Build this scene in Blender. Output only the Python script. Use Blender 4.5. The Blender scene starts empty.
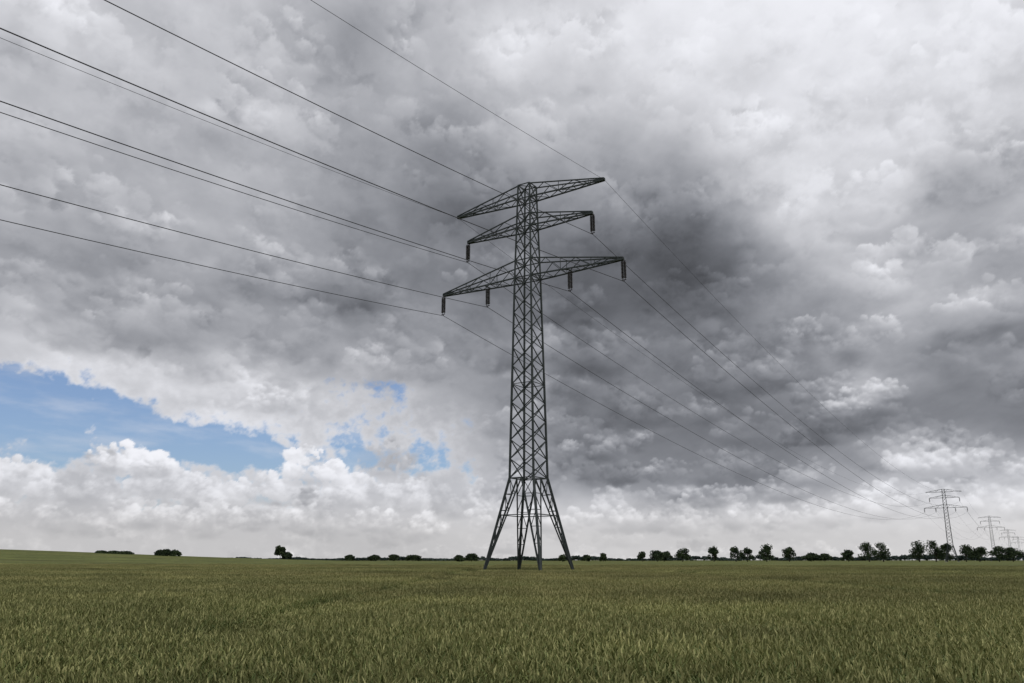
import bpy, math, random
import numpy as np
from mathutils import Vector, Matrix
random.seed(7)
sc=bpy.context.scene
sc.view_settings.view_transform='Standard'; sc.view_settings.look='None'; sc.view_settings.exposure=0
rad=math.radians
EYE=1.8
SUN_AZ=75; SUN_EL=56

def sstep(a,b,x):
    t=min(1,max(0,(x-a)/(b-a))); return t*t*(3-2*t)
def nstep(a,b,x):
    t=np.clip((x-a)/(b-a),0,1); return t*t*(3-2*t)
def terrain(x,y):
    return 5.7*math.exp(-((x+235)/120)**2-((y-310)/150)**2)

class NT:
    def __init__(s,nt): s.nt=nt
    def n(s,t,**k):
        nd=s.nt.nodes.new(t)
        for a,b in k.items(): setattr(nd,a,b)
        return nd
    def put(s,inp,v):
        if hasattr(v,'is_output'): s.nt.links.new(v,inp)
        else: inp.default_value=v
    def m(s,op,a,b=None,c=None,clamp=False):
        nd=s.n('ShaderNodeMath',operation=op,use_clamp=clamp)
        for i,v in enumerate((a,b,c)):
            if v is not None: s.put(nd.inputs[i],v)
        return nd.outputs[0]
    def ss(s,x,a,b,lo=0.,hi=1.,kind='SMOOTHSTEP'):
        nd=s.n('ShaderNodeMapRange',interpolation_type=kind)
        s.put(nd.inputs[0],x)
        for i,v in zip((1,2,3,4),(a,b,lo,hi)): s.put(nd.inputs[i],v)
        return nd.outputs[0]
    def mixc(s,f,a,b,bt='MIX'):
        nd=s.n('ShaderNodeMix',data_type='RGBA',blend_type=bt)
        s.put(nd.inputs[0],f); s.put(nd.inputs[6],a); s.put(nd.inputs[7],b); return nd.outputs[2]
    def xyz(s,x,y,z):
        nd=s.n('ShaderNodeCombineXYZ')
        for i,v in enumerate((x,y,z)): s.put(nd.inputs[i],v)
        return nd.outputs[0]
    def noise(s,vec,scale,detail=4,rough=.5,dist=0.,out=0):
        nd=s.n('ShaderNodeTexNoise'); s.put(nd.inputs['Vector'],vec)
        nd.inputs['Scale'].default_value=scale; nd.inputs['Detail'].default_value=detail
        nd.inputs['Roughness'].default_value=rough; nd.inputs['Distortion'].default_value=dist
        return nd.outputs[out]
    def vadd(s,a,b,op='ADD'):
        nd=s.n('ShaderNodeVectorMath',operation=op); s.put(nd.inputs[0],a); s.put(nd.inputs[1],b); return nd.outputs[0]

# ================= WORLD (clear sky behind the clouds)
w=bpy.data.worlds.new("World"); sc.world=w; w.use_nodes=True
w.node_tree.nodes.clear(); T=NT(w.node_tree)
sky=T.n('ShaderNodeTexSky',sky_type='NISHITA'); sky.sun_disc=False
sky.sun_elevation=rad(SUN_EL); sky.sun_rotation=rad(SUN_AZ); sky.air_density=1.; sky.dust_density=.6; sky.ozone_density=2.
blue=T.mixc(1.,sky.outputs[0],(.82,.90,1.08,1),'MULTIPLY')
bg=T.n('ShaderNodeBackground'); T.put(bg.inputs[0],blue); bg.inputs[1].default_value=.1
ow=T.n('ShaderNodeOutputWorld'); T.put(ow.inputs[0],bg.outputs[0])

# ================= CLOUD DOME
_p=np.random.default_rng(11).permutation(256)
def pn(x,y,seed):
    xi=np.floor(x).astype(np.int64); yi=np.floor(y).astype(np.int64); xf=x-xi; yf=y-yi
    u=xf*xf*xf*(xf*(xf*6-15)+10); v=yf*yf*yf*(yf*(yf*6-15)+10)
    def g(ix,iy,dx,dy):
        h=_p[(_p[(_p[(ix+seed*17)&255]+iy)&255]+seed)&255]*(2*math.pi/256)
        return np.cos(h)*dx+np.sin(h)*dy
    a=g(xi,yi,xf,yf); b=g(xi+1,yi,xf-1,yf); c=g(xi,yi+1,xf,yf-1); d=g(xi+1,yi+1,xf-1,yf-1)
    return (a+(b-a)*u)+((c+(d-c)*u)-(a+(b-a)*u))*v
def fbm(x,y,o,gain=.5,seed=1):
    r=0;a=1;s=0
    ca,sa=math.cos(.6),math.sin(.6)
    for i in range(o):
        r=r+a*pn(x,y,seed+i*3)*1.5; s+=a; a*=gain
        x,y=(x*ca-y*sa)*2.03+5.2,(x*sa+y*ca)*2.03+1.7
    return r/s
AZ=np.array([-42,-36,-30,-24,-18,-12,-6,0,6,12,18,24,30,36,42.])
ROWS=[
(-1.,[200,200,202,202,202,200,200,204,204,204,204,206,208,208,208]),
(1.5,[200,200,202,202,202,198,202,204,202,200,200,206,212,212,210]),
(3.0,[198,198,196,196,196,200,206,204,196,192,200,212,216,212,208]),
(5.0,[190,190,190,198,200,202,200,176,150,142,152,174,184,188,180]),
(8.0,[212,212,212,212,210,204,194,166,130,120,120,128,130,132,132]),
(11.,[200,200,207,210,207,192,174,152,128,124,136,146,140,132,130]),
(15.,[178,174,170,164,156,152,150,142,124,122,142,164,170,156,150]),
(20.,[164,164,164,168,164,148,130,124,108,98,140,184,192,178,172]),
(25.,[178,178,176,178,172,162,138,136,146,162,202,220,214,194,184]),
(31.,[210,210,198,190,186,174,176,192,204,220,230,234,232,228,218]),
(38.,[208,206,198,200,186,174,184,198,214,228,237,238,234,230,224]),
(44.,[205]*15)]
COV=[(-1.,[1]*15),(1.5,[.9,.9,.9,.9,.9,.95,1,1,1,1,1,1,1,1,1]),
(3.0,[.78,.78,.78,.76,.74,.80,.85,.9,1,1,1,1,1,1,1]),
(5.0,[.66,.66,.66,.66,.60,.66,.78,.98,1,1,1,1,1,1,1]),
(7.0,[.30,.28,.24,.26,.32,.52,.62,.98,1,1,1,1,1,1,1]),
(9.0,[.14,.12,.18,.44,.64,.74,.82,.99,1,1,1,1,1,1,1]),
(11.,[.54,.60,.76,.88,.92,.80,.92,1,1,1,1,1,1,1,1]),
(13.,[.95,1,1,1,1,1,1,1,1,1,1,1,1,1,1]),(44.,[1]*15)]
def table(rows,a,e):
    E=np.array([r[0] for r in rows],float); G=np.array([r[1] for r in rows],float)
    fi=np.interp(a,AZ,np.arange(len(AZ))); fj=np.interp(e,E,np.arange(len(E)))
    def cub(f,n):
        i=np.clip(np.floor(f).astype(int),0,n-2); t=f-i
        w_=[(-.5*t+t*t-.5*t**3),(1-2.5*t*t+1.5*t**3),(.5*t+2*t*t-1.5*t**3),(-.5*t*t+.5*t**3)]
        return [np.clip(i+k-1,0,n-1) for k in range(4)],w_
    ii,wi=cub(fi,len(AZ)); jj,wj=cub(fj,len(E))
    out=0
    for j in range(4):
        for i in range(4): out=out+wj[j]*wi[i]*G[jj[j],ii[i]]
    return out
ST=.07
azl=np.concatenate([np.arange(-180,-42,3.),np.arange(-42,42,ST),np.arange(42,180.1,3.)])
ell=np.concatenate([np.arange(-1.2,42,ST),np.arange(42.5,90,2.),[90.]])
iA0=int(np.searchsorted(azl,-42-1e-6)); nA=len(np.arange(-42,42,ST)); nE=len(np.arange(-1.2,42,ST))
A,E=np.meshgrid(azl,ell)
z=np.sin(np.radians(E)); ar=np.radians(A)
zc=np.maximum(z,0)+.10
U=ar*2.4/np.sqrt(zc); Vv=7.5*np.sqrt(zc)
w1=fbm(U*1.1,Vv*1.1,6,.5,21); w2=fbm(U*1.1+9,Vv*1.1+4,6,.5,41)
ef=.25+.75*nstep(0,16,E)
def bump(a,e,sa,se,amp,aa,ee): return amp*np.exp(-((aa-a)/sa)**2-((ee-e)/se)**2)
def basetone(da,de):
    aa=A+da; ee=E+de*ef
    t=table(ROWS,aa,ee)/255.
    for b in ((23.2,10.3,2.0,1.3,.16),(26.6,6.3,2.6,1.2,.12),(20.,6.0,2.2,.8,.06),(31.,22,3.0,3.5,-.13),(27.5,17,3.,2.,.06),
      (30,12.5,3.5,1.6,-.08),(1,34,4,2.5,.08),(-21,12,6,1.2,.05),(-33,24,5,2,.04),(12,20,5,3.,-.04),(4,19,3,5,-.03),(33,27,4,2,.07),
      (25,14,3,1.5,.05),(-12,35,5,2,-.06),(-2,27,3,1.5,-.04),(-30,17,5,1.5,-.05),(-16,17,5,2,-.05)):
        t=t+bump(*b,aa,ee)
    return t
T0=basetone(6.*w1,4.*w2)
N1=fbm(A/3.2,E/2.6,8,.60,61); N2=fbm(A/1.1,E/.9,6,.6,81); N3=fbm(A/.5+3,E/.42,5,.6,91)
covn=table(COV,A+6*w1,E+2.6*w2)+.55*N1+.30*N2
for b in ((-8.6,11.4,2.4,.6,-.30),(-7.,6.3,4.,.8,-.16),(-18.5,6.9,3,1.2,-.22)): covn=covn+bump(*b,A,E)
covn=covn+.6*nstep(12.5,15,E)+.6*nstep(-3,1,A)
mask=nstep(.42,.72,covn)
# thin veils of high cloud across the gaps
veil=nstep(-.15,.45,fbm(A/7.+2,E/1.6+A/30.,6,.55,511))
mask=np.maximum(mask,.06+.28*veil)
thin=nstep(.46,1.0,covn)
lowleft=nstep(13,9,E)*nstep(2,-6,A)
T0=T0+lowleft*(.07*(1-thin)-.03*thin)
tone=T0.copy()
rr=random.Random(21)
def splat(cx,cy,r,asp,amp,op,soft,bias=0.,cover=False,rough=.85,lx=.3):
    ext=1.5*r
    i0=max(iA0,iA0+int((cx-ext+42)/ST)); i1=min(iA0+nA,iA0+int((cx+ext+42)/ST)+1)
    j0=max(0,int((cy-ext*asp+1.2)/ST)); j1=min(nE,int((cy+ext*asp+1.2)/ST)+1)
    if i1-i0<2 or j1-j0<2: return
    sl=(slice(j0,j1),slice(i0,i1))
    dx=(A[sl]-cx)/r; dy=(E[sl]-cy)/(r*asp)
    k2=.6*min(1.,1.4/r); k3=.55*min(1.,.5/r)
    nn=N1[sl]*1.0+N2[sl]*k2+N3[sl]*k3
    d=np.sqrt(dx*dx+dy*dy)+rough*nn
    t=np.clip((1-d)/soft,0,1); a=op*t*t*(3-2*t)
    sh=amp*np.clip(dy*.9+dx*lx-.9*nn,-1.2,1.2)+bias
    tone[sl]+=a*(T0[sl]+sh-tone[sl])
    if cover: mask[sl]=np.maximum(mask[sl],np.clip(a/op*1.3,0,1))
def cluster(cx,cy,W,con,bias=0.,cover=False,tall=.5,hard=1.):
    top=.72 if cover else .95
    for k in range(4):
        splat(cx+rr.uniform(-.55,.55)*W,cy+rr.uniform(-.10,.12)*W,W*rr.uniform(.35,.55),.62,.060*con,.6,.7/hard,bias,cover)
    for k in range(9):
        x=rr.uniform(-.65,.65)
        splat(cx+x*W,cy+(tall*(1-x*x)*rr.uniform(-.1,.6))*W,W*rr.uniform(.16,.28),.8,.075*con,.62,.6/hard,bias+.01*con,cover)
    for k in range(16):
        x=rr.uniform(-.75,.75)
        splat(cx+x*W,cy+(tall*(1-x*x)*rr.uniform(.1,top))*W,W*rr.uniform(.07,.15),.85,.07*con,.6,.6/hard,bias+.025*con,cover)
    for k in range(3):
        splat(cx+rr.uniform(-.5,.5)*W,cy-rr.uniform(.12,.26)*W,W*rr.uniform(.35,.6),.32,.02*con,.5,1.,bias-.06*con)
for n in range(400):
    cy=42*rr.random()**1.5-0.5; cx=rr.uniform(-45,45)
    S=1.1+.21*cy
    fade=.45+.55*sstep(1,5,cy)
    low=sstep(16,6,cy)
    con=rr.uniform(.5,1.4)*fade*(1.4+.35*low)
    if cy<11 and cx<-3:
        ii=iA0+min(nA-1,max(0,int((cx+42)/ST))); jj=int((cy+1.2)/ST)
        if mask[jj,ii]<.7: continue
    cluster(cx,cy,S*rr.uniform(.7,1.5),con,rr.gauss(0,.035)*fade,False,.5,rr.uniform(1.,1.8)+.2*low)
for cx,cy,W,b,c in ((9,22,8,-.02,1.4),(15,27.5,6.5,.04,1.9),(31,23,6,-.03,1.9),(27,17.5,5.5,.06,2.1),(-4,25,6,.01,1.8),(-20,28,8,.03,1.8),(-30,20,8,.02,1.8),
   (2,33,7,.04,1.9),(20,33,8,.02,1.7),(-12,33,7,-.02,1.8),(-14,18,7,-.01,1.8),(22,13.5,5,.04,2.1),(31.5,14.5,4.5,.05,2.1),(16,12,4.5,.0,1.8),
   (-24,14.5,5.5,.02,1.8),(-34,15,5.5,.02,1.7),(5,14,5.5,.01,1.7),(-8,13,5,.01,1.8),(34,29,7,.0,1.7),(-32,31,8,.02,1.8),(-1,19,5,.01,1.6),(13,17,5,-.02,1.4)):
    cluster(cx,cy,W,c*1.25,b,False,.5,1.8)
for n in range(1300):
    cy=42*rr.random()**1.3; cx=rr.uniform(-44,44)
    splat(cx,cy,(.5+.07*cy)*rr.uniform(.5,1.5),.7,.05*rr.uniform(.4,1),.45,.8,rr.uniform(-.02,.02))
for cx,cy,W,b,c in ((-36,4.4,4,.02,1.),(-31.5,4.5,3.6,.03,1.1),(-27.8,4.0,3.,.02,1.),(-22.5,4.3,3.2,.02,1.),(-19,3.9,3.,.0,1.),(-16.2,4.3,2.8,.02,1.1),
   (-10.3,4.3,3.,.02,1.1),(-6,4.,3.2,.02,1.),(-3,3.4,2.8,.0,1.),(-25,5.9,2.9,.06,1.9),(-23.8,5.6,2.,.05,1.6),(-13.4,5.6,2.7,.05,1.8),(-14.0,6.8,1.5,.07,1.6),
   (-33,2.4,3,0,.9),(-28,2.1,3,0,.9),(-24,2.5,2.6,0,.9),(-20,2.2,3,0,.9),(-14,2.4,3,0,1.),(-9.5,2.3,2.6,.02,1.),(-6,1.9,2.4,.02,1.),(-1,2.6,2.6,.02,1.2),(3,2.4,2.6,.02,1.3),(7,2.6,2.8,.02,1.4),
   (11,2.4,2.6,.02,1.4),(16,2.6,3,.03,1.5),(20.5,2.8,2.6,.04,1.6),(24,3.2,3,.04,1.7),(28,3.4,3,.04,1.6),(32,3.,3,.03,1.5),
   (13,3.9,2.,.03,1.5),(18,4.3,2.2,.03,1.5),(31,4.8,2.4,.03,1.5),
   (23.3,9.6,2.8,.07,1.7),(22.2,9.2,2.,.05,1.5),(24.6,10.2,1.8,.05,1.3),(26.5,5.8,3.0,.05,1.5),(28.3,5.4,2.4,.04,1.3),(19.5,5.2,2.4,.05,1.3)):
    cluster(cx,cy,W,c*1.3,b,1 if cx<0 else False,.62,1.3)
tone=tone+.03*fbm(U*6,Vv*7,5,.6,451)*(.4+.6*nstep(2,10,E))
tone=tone+.07*fbm(U*2.2,Vv*2.6,6,.5,471)*nstep(4,14,E)
tone=np.where(tone>.84,.84+.13*np.tanh((tone-.84)/.13),tone)
tone=np.clip(tone,.30,.97)
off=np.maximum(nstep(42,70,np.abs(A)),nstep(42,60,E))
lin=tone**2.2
off_fill=.8+.5*nstep(30,80,E)  # extra brightness added to the sky outside the view, lights the field
lin=lin*(1-off)+off_fill*off
f=nstep(.35,.85,tone)[...,None]
tint=np.array([.94,.985,1.11])*(1-f)+np.array([.978,.988,1.045])*f
warm=(nstep(5,1,E)*.05)[...,None]*np.array([.6,.1,-.9])
rgb=lin[...,None]*(tint+warm)
sa,se=rad(SUN_AZ),rad(SUN_EL)
ca=np.cos(np.radians(E))*np.cos(ar-sa)*math.cos(se)+z*math.sin(se)
ang=np.degrees(np.arccos(np.clip(ca,-1,1)))
mask=mask*nstep(10,20,ang)
R=6200.
ce=np.cos(np.radians(E))
P=np.stack([R*ce*np.sin(ar),R*ce*np.cos(ar),R*z],-1).reshape(-1,3).astype(np.float32)
ny,nx=A.shape
i0=(np.arange(ny-1)[:,None]*nx+np.arange(nx-1)[None,:]).reshape(-1)
Q=np.stack([i0,i0+nx,i0+nx+1,i0+1],-1).astype(np.int32)
me=bpy.data.meshes.new('sky'); me.vertices.add(len(P)); me.vertices.foreach_set('co',P.ravel())
me.loops.add(Q.size); me.loops.foreach_set('vertex_index',Q.ravel())
me.polygons.add(len(Q)); me.polygons.foreach_set('loop_start',np.arange(0,Q.size,4,dtype=np.int32))
me.polygons.foreach_set('use_smooth',np.ones(len(Q),bool))
me.update(calc_edges=True)
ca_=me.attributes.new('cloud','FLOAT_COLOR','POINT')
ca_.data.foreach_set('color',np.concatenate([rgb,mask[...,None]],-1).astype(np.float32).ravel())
cm=bpy.data.materials.new('cloud_layer'); cm.use_nodes=True; cm.node_tree.nodes.clear(); t=NT(cm.node_tree)
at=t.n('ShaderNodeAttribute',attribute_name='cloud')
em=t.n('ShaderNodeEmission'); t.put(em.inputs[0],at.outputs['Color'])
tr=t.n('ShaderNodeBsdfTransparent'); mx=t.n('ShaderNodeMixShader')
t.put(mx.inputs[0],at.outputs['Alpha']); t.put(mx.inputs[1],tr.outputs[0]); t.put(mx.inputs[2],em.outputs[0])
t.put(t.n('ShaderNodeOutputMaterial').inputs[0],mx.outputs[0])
cm.cycles.emission_sampling='NONE'
me.materials.append(cm)
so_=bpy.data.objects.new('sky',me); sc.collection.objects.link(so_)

sun=bpy.data.lights.new('sun','SUN'); sun.energy=1.5; sun.angle=rad(12); sun.color=(1,.96,.9)
so=bpy.data.objects.new('sun',sun); sc.collection.objects.link(so)
sd=Vector((math.sin(sa)*math.cos(se),math.cos(sa)*math.cos(se),math.sin(se)))
so.rotation_euler=sd.to_track_quat('Z','Y').to_euler()

# ================= materials
def mat(name,fn,rough=.7,spec=.3,metal=0.):
    m=bpy.data.materials.new(name); m.use_nodes=True
    t=NT(m.node_tree); b=m.node_tree.nodes['Principled BSDF']
    b.inputs['Roughness'].default_value=rough; b.inputs['Metallic'].default_value=metal
    b.inputs['Specular IOR Level'].default_value=spec
    c=fn(t,b)
    if c is not None: t.put(b.inputs['Base Color'],c)
    return m
def geo(t): return t.n('ShaderNodeNewGeometry').outputs['Position']
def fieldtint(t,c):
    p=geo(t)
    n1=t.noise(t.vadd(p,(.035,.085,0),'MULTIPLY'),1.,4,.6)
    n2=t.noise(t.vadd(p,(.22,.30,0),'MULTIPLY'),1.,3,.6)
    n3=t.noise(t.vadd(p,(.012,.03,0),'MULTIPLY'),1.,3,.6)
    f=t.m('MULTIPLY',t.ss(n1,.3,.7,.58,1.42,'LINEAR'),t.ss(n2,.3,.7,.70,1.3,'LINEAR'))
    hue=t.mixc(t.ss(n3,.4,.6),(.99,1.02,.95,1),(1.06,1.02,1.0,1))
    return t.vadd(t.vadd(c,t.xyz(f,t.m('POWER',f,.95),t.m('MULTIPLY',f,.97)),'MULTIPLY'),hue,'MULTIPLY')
def c_leaf(t,b):
    n=t.noise(geo(t),9.,1,.5)
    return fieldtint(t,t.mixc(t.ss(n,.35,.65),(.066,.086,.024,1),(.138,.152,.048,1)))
def c_ear(t,b):
    n=t.noise(geo(t),12.,1,.5)
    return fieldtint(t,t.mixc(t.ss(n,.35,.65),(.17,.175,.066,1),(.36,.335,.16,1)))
leafM=mat('wheat_leaf',c_leaf,.65,.15); earM=mat('wheat_ear',c_ear,.7,.15)
def c_ground(t,b):
    p=geo(t)
    n=t.noise(p,1.3,6,.7)
    c=t.mixc(t.ss(n,.35,.65),(.052,.061,.019,1),(.103,.110,.038,1))
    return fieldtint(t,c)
groundM=mat('field_ground',c_ground,.95,.05)
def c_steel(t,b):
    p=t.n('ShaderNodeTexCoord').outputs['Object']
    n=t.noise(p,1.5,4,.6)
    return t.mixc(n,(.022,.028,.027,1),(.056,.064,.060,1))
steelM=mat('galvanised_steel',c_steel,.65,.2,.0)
insM=mat('insulator_porcelain',lambda t,b:t.mixc(t.noise(geo(t),3.),(.014,.009,.009,1),(.025,.016,.015,1)),.35,.3)
concM=mat('footing_concrete',lambda t,b:t.mixc(t.noise(geo(t),5.,6,.7),(.2,.2,.19,1),(.34,.33,.31,1)),.9,.1)
wireM=mat('aluminium_conductor',lambda t,b:t.mixc(t.noise(geo(t),.2),(.03,.03,.032,1),(.05,.05,.053,1)),.7,.1,.0)
def c_tree(t,b):
    n=t.noise(geo(t),.35,3,.6)
    return t.mixc(t.ss(n,.35,.65),(.018,.030,.016,1),(.05,.07,.03,1))
treeM=mat('tree_foliage',c_tree,.8,.1)
farM=mat('hazed_foliage',lambda t,b:t.mixc(t.ss(t.noise(geo(t),.03,4,.6),.35,.65),(.030,.045,.040,1),(.065,.085,.07,1)),.9,.05)  # aerial haze painted in as bluish, muted base colours
barkM=mat('bark',lambda t,b:t.mixc(t.noise(geo(t),4.),(.03,.025,.02,1),(.07,.06,.05,1)),.9,.1)

def mkobj(name,V,F,mats,mi=None,parent=None,smooth=False,link=True):
    me=bpy.data.meshes.new(name); me.from_pydata([tuple(v) for v in V],[],F)
    for m in mats: me.materials.append(m)
    if mi is not None: me.polygons.foreach_set('material_index',mi)
    if smooth: me.polygons.foreach_set('use_smooth',[True]*len(F))
    me.update(); o=bpy.data.objects.new(name,me)
    if link: sc.collection.objects.link(o)
    if parent: o.parent=parent
    return o

# ================= ground sheet
V=[(0,0,0)];F=[]
radii=[3]
while radii[-1]<5900: radii.append(radii[-1]*1.07+.5)
NA=180
for r in radii:
    for k in range(NA):
        a=2*math.pi*k/NA; x=r*math.sin(a); y=r*math.cos(a)
        zz=terrain(x,y)+.74*sstep(120,155,r)
        V.append((x,y,zz))
for k in range(NA): F.append((0,1+(k+1)%NA,1+k))
for i in range(len(radii)-1):
    for k in range(NA):
        a=1+i*NA+k;b=1+i*NA+(k+1)%NA
        F.append((a,b,b+NA,a+NA))
mkobj('ground',V,F,[groundM],smooth=True)

# ================= wheat patches (instanced)
def wheat_patch(seed,n=950):
    rr=random.Random(seed); V=[];F=[];MI=[]
    def strip(pts,ws,side,mi):
        b=len(V)
        for p,wd in zip(pts,ws):
            V.append(p-side*wd*.5); V.append(p+side*wd*.5)
        for i in range(len(pts)-1):
            F.append((b+2*i,b+2*i+1,b+2*i+3,b+2*i+2)); MI.append(mi)
    for i in range(n):
        x=rr.uniform(-1.06,1.06); y=rr.uniform(-1.06,1.06)
        h=rr.gauss(.75,.06); az=rr.uniform(0,6.283)
        ld=Vector((math.cos(az),math.sin(az),0)); lean=rr.uniform(0,.09)
        base=Vector((x,y,h*.45)); top=Vector((x,y,h))+ld*lean
        a2=rr.uniform(0,3.14); side=Vector((math.cos(a2),math.sin(a2),0))
        strip([base,top],[.005,.004],side,0)
        e1=top+ld*.014+Vector((0,0,.04)); e2=top+ld*rr.uniform(.02,.06)+Vector((0,0,.08))
        for s2 in (side,Vector((-side.y,side.x,0))):
            strip([top,e1,e2],[.009,.015,.005],s2,1)
        for k in range(3):
            hz=h*rr.choice((.62,.72,.82,.9))*rr.uniform(.95,1.05); b2=rr.uniform(0,6.283)
            d=Vector((math.cos(b2),math.sin(b2),0)); p0=Vector((x,y,hz)); L=rr.uniform(.10,.22)
            up=rr.uniform(.3,1.)
            p1=p0+d*L*.45+Vector((0,0,L*.5*up)); p2=p0+d*L+Vector((0,0,L*rr.uniform(-.35,.65)))
            strip([p0,p1,p2],[.008,.011,.003],Vector((-d.y,d.x,0)),0)
    return mkobj('wheat_plants',V,F,[leafM,earM],MI,link=False)
pc=bpy.data.collections.new('wheat_patches')
for s in range(6): pc.objects.link(wheat_patch(s,1150))
pts=[];rot=[];idx=[];scl=[]
y=3.0
while y<160:
    x=-(y*.78+8)//2*2
    while x<=y*.78+8:
        if math.hypot(x,y)<160:
            pts.append((x+random.uniform(-.08,.08),y+random.uniform(-.08,.08),terrain(x,y)-.0))
            rot.append(random.randrange(4)*math.pi/2); idx.append(random.randrange(6))
            hn=math.sin(x*.31+1.7*math.sin(y*.11))*math.sin(y*.23+x*.05)
            h2=math.sin(x*.9+2*math.sin(y*.4))*math.sin(y*.7+1.3*math.sin(x*.33))
            s_=1+.06*hn+.045*h2+random.uniform(-.04,.04)
            if math.hypot(x-1.8,y-89.9)<9: s_*=.8
            for lx in (14,-4,-22,32,-40,50):     # sprayer tramlines
                if abs(x-lx)<1 and y>12: s_*=.82
            scl.append(s_)
        x+=2
    y+=2
me=bpy.data.meshes.new('wheat_field'); me.from_pydata(pts,[],[])
for nm,ty,data in (('rot','FLOAT',rot),('pidx','INT',idx),('scl','FLOAT',scl)):
    a=me.attributes.new(nm,ty,'POINT'); a.data.foreach_set('value',data)
wf=bpy.data.objects.new('wheat_field',me); sc.collection.objects.link(wf)
g=bpy.data.node_groups.new('scatter_wheat','GeometryNodeTree')
g.interface.new_socket('Geometry',in_out='INPUT',socket_type='NodeSocketGeometry')
g.interface.new_socket('Geometry',in_out='OUTPUT',socket_type='NodeSocketGeometry')
gi=g.nodes.new('NodeGroupInput'); go=g.nodes.new('NodeGroupOutput')
ip=g.nodes.new('GeometryNodeInstanceOnPoints'); ci=g.nodes.new('GeometryNodeCollectionInfo')
ci.inputs[0].default_value=pc; ci.inputs['Separate Children'].default_value=True; ci.inputs['Reset Children'].default_value=True
def na(nm,ty):
    n=g.nodes.new('GeometryNodeInputNamedAttribute'); n.data_type=ty; n.inputs[0].default_value=nm; return n.outputs[0]
cx=g.nodes.new('ShaderNodeCombineXYZ'); g.links.new(na('rot','FLOAT'),cx.inputs[2])
cs=g.nodes.new('ShaderNodeCombineXYZ'); cs.inputs[0].default_value=1; cs.inputs[1].default_value=1; g.links.new(na('scl','FLOAT'),cs.inputs[2])
g.links.new(gi.outputs[0],ip.inputs['Points']); g.links.new(ci.outputs[0],ip.inputs['Instance'])
ip.inputs['Pick Instance'].default_value=True
g.links.new(na('pidx','INT'),ip.inputs['Instance Index'])
g.links.new(cx.outputs[0],ip.inputs['Rotation']); g.links.new(cs.outputs[0],ip.inputs['Scale'])
g.links.new(ip.outputs[0],go.inputs[0])
md=wf.modifiers.new('scatter','NODES'); md.node_group=g

# ================= pylon
PV=[];PF=[]
def beam(p,q,t):
    p=Vector(p);q=Vector(q); d=(q-p)
    if d.length<1e-4: return
    d.normalize(); u=d.cross(Vector((0,0,1)))
    if u.length<.05: u=d.cross(Vector((1,0,0)))
    u.normalize(); v=d.cross(u); b=len(PV); t*=.5
    for c in (p,q):
        for s1,s2 in ((-1,-1),(1,-1),(1,1),(-1,1)): PV.append(c+u*t*s1+v*t*s2)
    for i in range(4): PF.append((b+i,b+(i+1)%4,b+4+(i+1)%4,b+4+i))
    PF.append((b+3,b+2,b+1,b)); PF.append((b+4,b+5,b+6,b+7))
ZT=44.6; Z1=42.8; Z2=39.15; Z3=33.0; ZW=10.3
def hw(z):
    P=[(0,3.55),(ZW,1.49),(Z3,1.08),(ZT,.78)]
    for (a,wa),(b,wb) in zip(P,P[1:]):
        if z<=b: return wa+(wb-wa)*(z-a)/(b-a)
    return P[-1][1]
def cor(z): 
    h=hw(z); return [Vector((sx*h,sy*h,z)) for sx,sy in ((-1,-1),(1,-1),(1,1),(-1,1))]
for z0,z1,t_ in ((0,ZW,.24),(ZW,22,.19),(22,Z3,.17),(Z3,ZT,.15)):
    A_=cor(z0);B_=cor(z1)
    for i in range(4): beam(A_[i],B_[i],t_)
def ring(z,t=.09):
    A=cor(z)
    for i in range(4): beam(A[i],A[(i+1)%4],t)
def seg(a,b,n): return [a+(b-a)*i/n for i in range(n)]
lv=seg(ZW,Z3,11)+seg(Z3,Z3+2.1,1)+seg(Z3+2.1,Z2,2)+seg(Z2,Z2+1.6,1)+seg(Z2+1.6,Z1,1)+seg(Z1,ZT,1)+[ZT]
for a,b in zip(lv,lv[1:]):
    A_=cor(a);B_=cor(b)
    for i in range(4):
        j=(i+1)%4
        beam(A_[i],B_[j],.09); beam(A_[j],B_[i],.09)
for zr in (ZW,Z3,Z3+2.1,Z2,Z2+1.6,Z1,ZT): ring(zr,.1)
ring(lv[5],.07)
for zr in (ZW,Z3,Z2,Z1,ZT):
    A_=cor(zr); beam(A_[0],A_[2],.07); beam(A_[1],A_[3],.07)
A0=cor(0.0)
for i in range(4):
    j=(i+1)%4
    T0_=cor(ZW); mid=(T0_[i]+T0_[j])/2
    for (ft,tp) in ((A0[i],T0_[i]),(A0[j],T0_[j])):
        beam(mid,ft,.15)
        N=6
        for k in range(1,N):
            f=k/N
            pl=ft.lerp(tp,f); pm=ft.lerp(mid,f)
            if k>=2: beam(pl,pm,.07)
            beam(pm,ft.lerp(tp,(k+1)/N),.07)
    f=.62; a=A0[i].lerp(mid,f); b=A0[j].lerp(mid,f)
    beam(a,b,.09)
    beam(A0[i].lerp(T0_[i],f),a,.09); beam(A0[j].lerp(T0_[j],f),b,.09)
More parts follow.
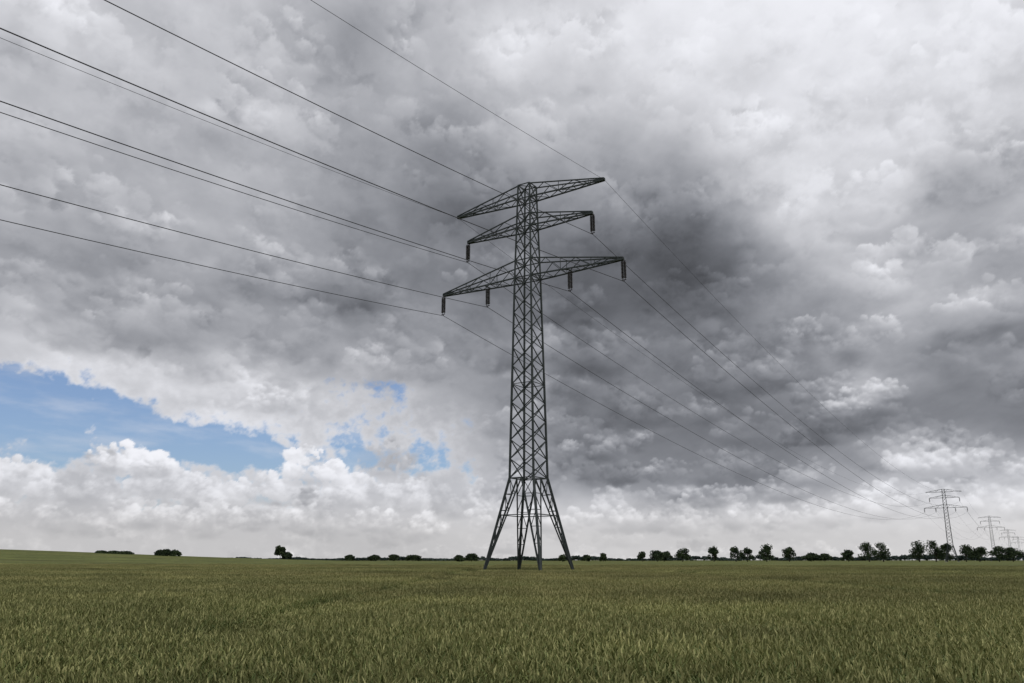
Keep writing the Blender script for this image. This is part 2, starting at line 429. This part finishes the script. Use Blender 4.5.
def arm(zb,hr,L,n,inner=None):
    for s in (-1,1):
        tip=Vector((s*L,0,zb))
        b1=Vector((s*hw(zb),-hw(zb),zb)); b2=Vector((s*hw(zb),hw(zb),zb))
        zt=zb+hr; t1=Vector((s*hw(zt),-hw(zt),zt)); t2=Vector((s*hw(zt),hw(zt),zt))
        e=.12
        tb1=tip+Vector((0,-e,0)); tb2=tip+Vector((0,e,0)); tt1=tip+Vector((0,-e,.22)); tt2=tip+Vector((0,e,.22))
        for a,b in ((b1,tb1),(b2,tb2)): beam(a,b,.14)
        for a,b in ((t1,tt1),(t2,tt2)): beam(a,b,.12)
        beam(tb1,tb2,.14); beam(tt1,tt2,.1); beam(tb1,tt1,.1); beam(tb2,tt2,.1)
        P=lambda a,b,k:a.lerp(b,k/n)
        for k in range(n):
            for (ba,bb,ta,tb) in ((b1,tb1,t1,tt1),(b2,tb2,t2,tt2)):
                if k%2==0: beam(P(ba,bb,k),P(ta,tb,k+1),.065)
                else: beam(P(ta,tb,k),P(ba,bb,k+1),.065)
                if k%2==0 and k: beam(P(ba,bb,k),P(ta,tb,k),.055)
            if k%2==0: beam(P(b1,tb1,k),P(b2,tb2,k+1),.06)
            else: beam(P(b2,tb2,k),P(b1,tb1,k+1),.06)
            if k: beam(P(b1,tb1,k),P(b2,tb2,k),.055)
        if inner:
            f=(inner-hw(zb))/(L-hw(zb)); beam(b1.lerp(tb1,f),b2.lerp(tb2,f),.12)
arm(Z1,1.7,10.05,5); arm(Z2,1.55,8.45,4); arm(Z3,2.1,12.0,6,5.5)
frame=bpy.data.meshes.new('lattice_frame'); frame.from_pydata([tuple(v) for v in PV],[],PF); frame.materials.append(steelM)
IL=2.45
ATT=[(-8.45,Z2),(8.45,Z2),(-12.,Z3),(-5.5,Z3),(5.5,Z3),(12.,Z3)]
IV=[];IF=[]
def lathe(cx,cy,prof,ns=10):
    b=len(IV)
    for r,z in prof:
        for k in range(ns):
            a=2*math.pi*k/ns; IV.append((cx+r*math.cos(a),cy+r*math.sin(a),z))
    for i in range(len(prof)-1):
        for k in range(ns):
            IF.append((b+i*ns+k,b+i*ns+(k+1)%ns,b+(i+1)*ns+(k+1)%ns,b+(i+1)*ns+k))
for ax,zb in ATT:
    for dx in (-.15,.15):
        prof=[(.02,zb-.05),(.03,zb-.3)]
        zc_=zb-.3
        for k in range(12):
            prof+=[(.07,zc_),(.16,zc_-.05),(.16,zc_-.08),(.07,zc_-.10)]; zc_-=.155
        prof+=[(.03,zc_),(.03,zb-IL+.12)]
        lathe(ax+dx,0,prof)
    lathe(ax,0,[(.03,zb-IL+.15),(.05,zb-IL+.05),(.07,zb-IL),(.03,zb-IL-.08)])
    for zy in (zb-.22,zb-IL+.13):
        b=len(IV)
        for sx in (-.26,.26):
            for sy in (-.03,.03):
                for sz in (-.04,.04): IV.append((ax+sx,sy,zy+sz))
        IF+= [(b,b+1,b+3,b+2),(b+4,b+6,b+7,b+5),(b,b+4,b+5,b+1),(b+2,b+3,b+7,b+6),(b,b+2,b+6,b+4),(b+1,b+5,b+7,b+3)]
insme=bpy.data.meshes.new('insulator_strings'); insme.from_pydata(IV,[],IF); insme.materials.append(insM)
FV=[];FF=[]
for c in cor(0.0):
    b=len(FV)
    for s,z_ in ((.55,-.6),(.5,.25),(.38,.4)):
        for sx,sy in ((-1,-1),(1,-1),(1,1),(-1,1)): FV.append((c.x+sx*s,c.y+sy*s,z_))
    for i in range(2):
        for k in range(4): FF.append((b+i*4+k,b+i*4+(k+1)%4,b+i*4+4+(k+1)%4,b+i*4+4+k))
    FF.append((b+8,b+9,b+10,b+11))
ftme=bpy.data.meshes.new('concrete_footings'); ftme.from_pydata(FV,[],FF); ftme.materials.append(concM)

PHI=rad(32.2); D=Vector((math.sin(PHI),math.cos(PHI),0)); UU=Vector((math.cos(PHI),-math.sin(PHI),0))
P0=Vector((1.8,89.9,0))
TW=[(-400,1.0),(0,1.0),(460,.91),(905,1.0),(1350,1.0),(1800,1.)]
for L,s in sorted(TW,key=lambda q:abs(q[0])):
    p=P0+D*L; zg=terrain(p.x,p.y)+(.5 if L>100 else 0)
    e=bpy.data.objects.new('electricity_pylon',None); sc.collection.objects.link(e)
    e.location=(p.x,p.y,zg); e.rotation_euler=(0,0,-PHI); e.scale=(s,s,s)
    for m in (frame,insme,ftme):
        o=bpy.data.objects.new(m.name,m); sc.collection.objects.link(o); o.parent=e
WL=[(-10.05,Z1+.05,.018),(10.05,Z1+.05,.018)]+[(a,zb-IL-.04,.030) for a,zb in ATT]
for ax,za,r in WL:
    cu=bpy.data.curves.new('overhead_power_cable','CURVE'); cu.dimensions='3D'; cu.bevel_depth=r; cu.bevel_resolution=1
    pt=[]
    for (L0,s0),(L1,s1) in zip(TW,TW[1:]):
        a=P0+D*L0+UU*ax*s0; b=P0+D*L1+UU*ax*s1
        a.z=za*s0+(.5 if L0>100 else 0); b.z=za*s1+(.5 if L1>100 else 0)
        S=13.3 if L0<0 else 12.; n=60
        for k in range(n):
            tt=k/n; q=a.lerp(b,tt); q.z-=4*S*tt*(1-tt); pt.append(q)
    pt.append(b)
    sp=cu.splines.new('POLY'); sp.points.add(len(pt)-1)
    for i,q in enumerate(pt): sp.points[i].co=(q.x,q.y,q.z,1)
    cu.materials.append(wireM)
    o=bpy.data.objects.new('overhead_power_cable',cu); sc.collection.objects.link(o)

# ================= trees
def add_tree(V,F,MI,x,y,z,h,wd,rr,leaf=.55,dens=1.):
    tr=min(.16*h,1.4) if h>4.5 else .2
    def cone(p,q,r0,r1):
        d=(q-p).normalized(); u=d.cross(Vector((.3,1,0))).normalized(); v=d.cross(u); b=len(V)
        for c,r in ((p,r0),(q,r1)):
            for k in range(5):
                a=k*1.2566; V.append(c+u*r*math.cos(a)+v*r*math.sin(a))
        for k in range(5): F.append((b+k,b+(k+1)%5,b+5+(k+1)%5,b+5+k)); MI.append(1)
    base=Vector((x,y,z-.3)); fork=Vector((x+rr.uniform(-.3,.3),y,z+tr+.15*h))
    cone(base,fork,.035*h,.022*h)
    ncl=max(8,int(15*dens*max(1,wd/h)))
    for c in range(ncl):
        a=rr.uniform(0,6.283); rd=math.sqrt(rr.random())*.38*wd; hz=rr.random()
        taper=1-.55*hz**2
        cc=Vector((x+math.cos(a)*rd*taper,y+math.sin(a)*rd*taper,z+tr+(h-tr)*(.14+.68*hz)))
        cone(fork,cc,.014*h,.004*h)
        rx=rr.uniform(.15,.25)*wd; rz=rr.uniform(.13,.2)*(h-tr)+.3
        for i in range(int(110*dens)):
            d=Vector((rr.gauss(0,1),rr.gauss(0,1),rr.gauss(0,1))).normalized()*(rr.random()**.4)
            p=cc+Vector((d.x*rx,d.y*rx,d.z*rz))
            n1=Vector((rr.gauss(0,1),rr.gauss(0,1),rr.gauss(0,1))).normalized(); n2=n1.orthogonal().normalized()
            n3=n1.cross(n2); s=leaf*rr.uniform(.5,1.1)*.5; b=len(V)
            V.extend([p-n2*s,p-n3*s*.8,p+n2*s,p+n3*s*.8]); F.append((b,b+1,b+2,b+3)); MI.append(0)
V=[];F=[];MI=[];rr=random.Random(3)
TL=[(9.66,550,6.3,11),(10.1,560,5.6,10),(11.3,550,8.3,10.5),(13.3,550,8.9,9),(14.7,545,8.4,8.5),(15.4,560,7.8,8.5),(16.6,550,9.4,11),(18.0,555,8.2,8.5),
(19.3,600,5,11),(20.1,600,4.6,10),(21.5,580,6.6,8),(22.7,560,10.8,11),(23.5,570,11,12),(25.5,560,10.8,10),(26.4,560,11.5,10),(27.,575,9.4,8),
(28.,600,9.4,12),(28.7,600,9.6,11),(29.7,620,8.6,11),(30.4,620,7.8,13),(31.6,600,9,12),(33,600,9.5,12),(8.7,550,6.2,6),(6.1,560,4.8,6),(5.0,570,4.2,6),
(3.4,600,4.4,7),(-2.7,560,4.5,9),(-3.5,580,3.9,8),(-15.2,430,6.,5.5),(-14.8,440,4,6),(-10.8,600,4,7),(-9.2,640,4.4,9),(-7.9,640,4.6,10),(-6.6,640,4.3,12)]
for a,dd,h,wd in TL:
    a=rad(a); x=dd*math.sin(a); y=dd*math.cos(a)
    add_tree(V,F,MI,x,y,terrain(x,y)+.6,h*1.15,wd*1.12,rr,.9)
for a,dd,h,wd in ((-21.6,335,2.6,5),(-22.1,335,2.9,5),(-22.5,338,2.3,4),(-24.4,345,1.3,6),(-25.0,345,1.2,6),(-25.7,345,1.1,5)):
    a=rad(a); x=dd*math.sin(a); y=dd*math.cos(a)
    add_tree(V,F,MI,x,y,terrain(x,y)+.4,h,wd,rr,.5,.8)
mkobj('distant_tree_row',V,F,[treeM,barkM],MI)
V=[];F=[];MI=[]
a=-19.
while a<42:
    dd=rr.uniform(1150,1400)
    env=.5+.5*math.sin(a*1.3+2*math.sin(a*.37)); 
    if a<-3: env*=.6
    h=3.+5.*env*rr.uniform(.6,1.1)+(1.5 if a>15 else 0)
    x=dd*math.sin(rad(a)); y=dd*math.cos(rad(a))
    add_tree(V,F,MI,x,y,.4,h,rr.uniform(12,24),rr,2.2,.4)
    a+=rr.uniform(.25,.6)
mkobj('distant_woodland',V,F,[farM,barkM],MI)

# ================= camera
cam=bpy.data.cameras.new('camera'); co=bpy.data.objects.new('camera',cam); sc.collection.objects.link(co)
cam.sensor_width=36; cam.lens=29.04; cam.clip_end=14000; cam.clip_start=.1
co.location=(0,0,EYE); co.rotation_euler=(rad(90)+math.atan(218.5/826),0,0)
sc.camera=co
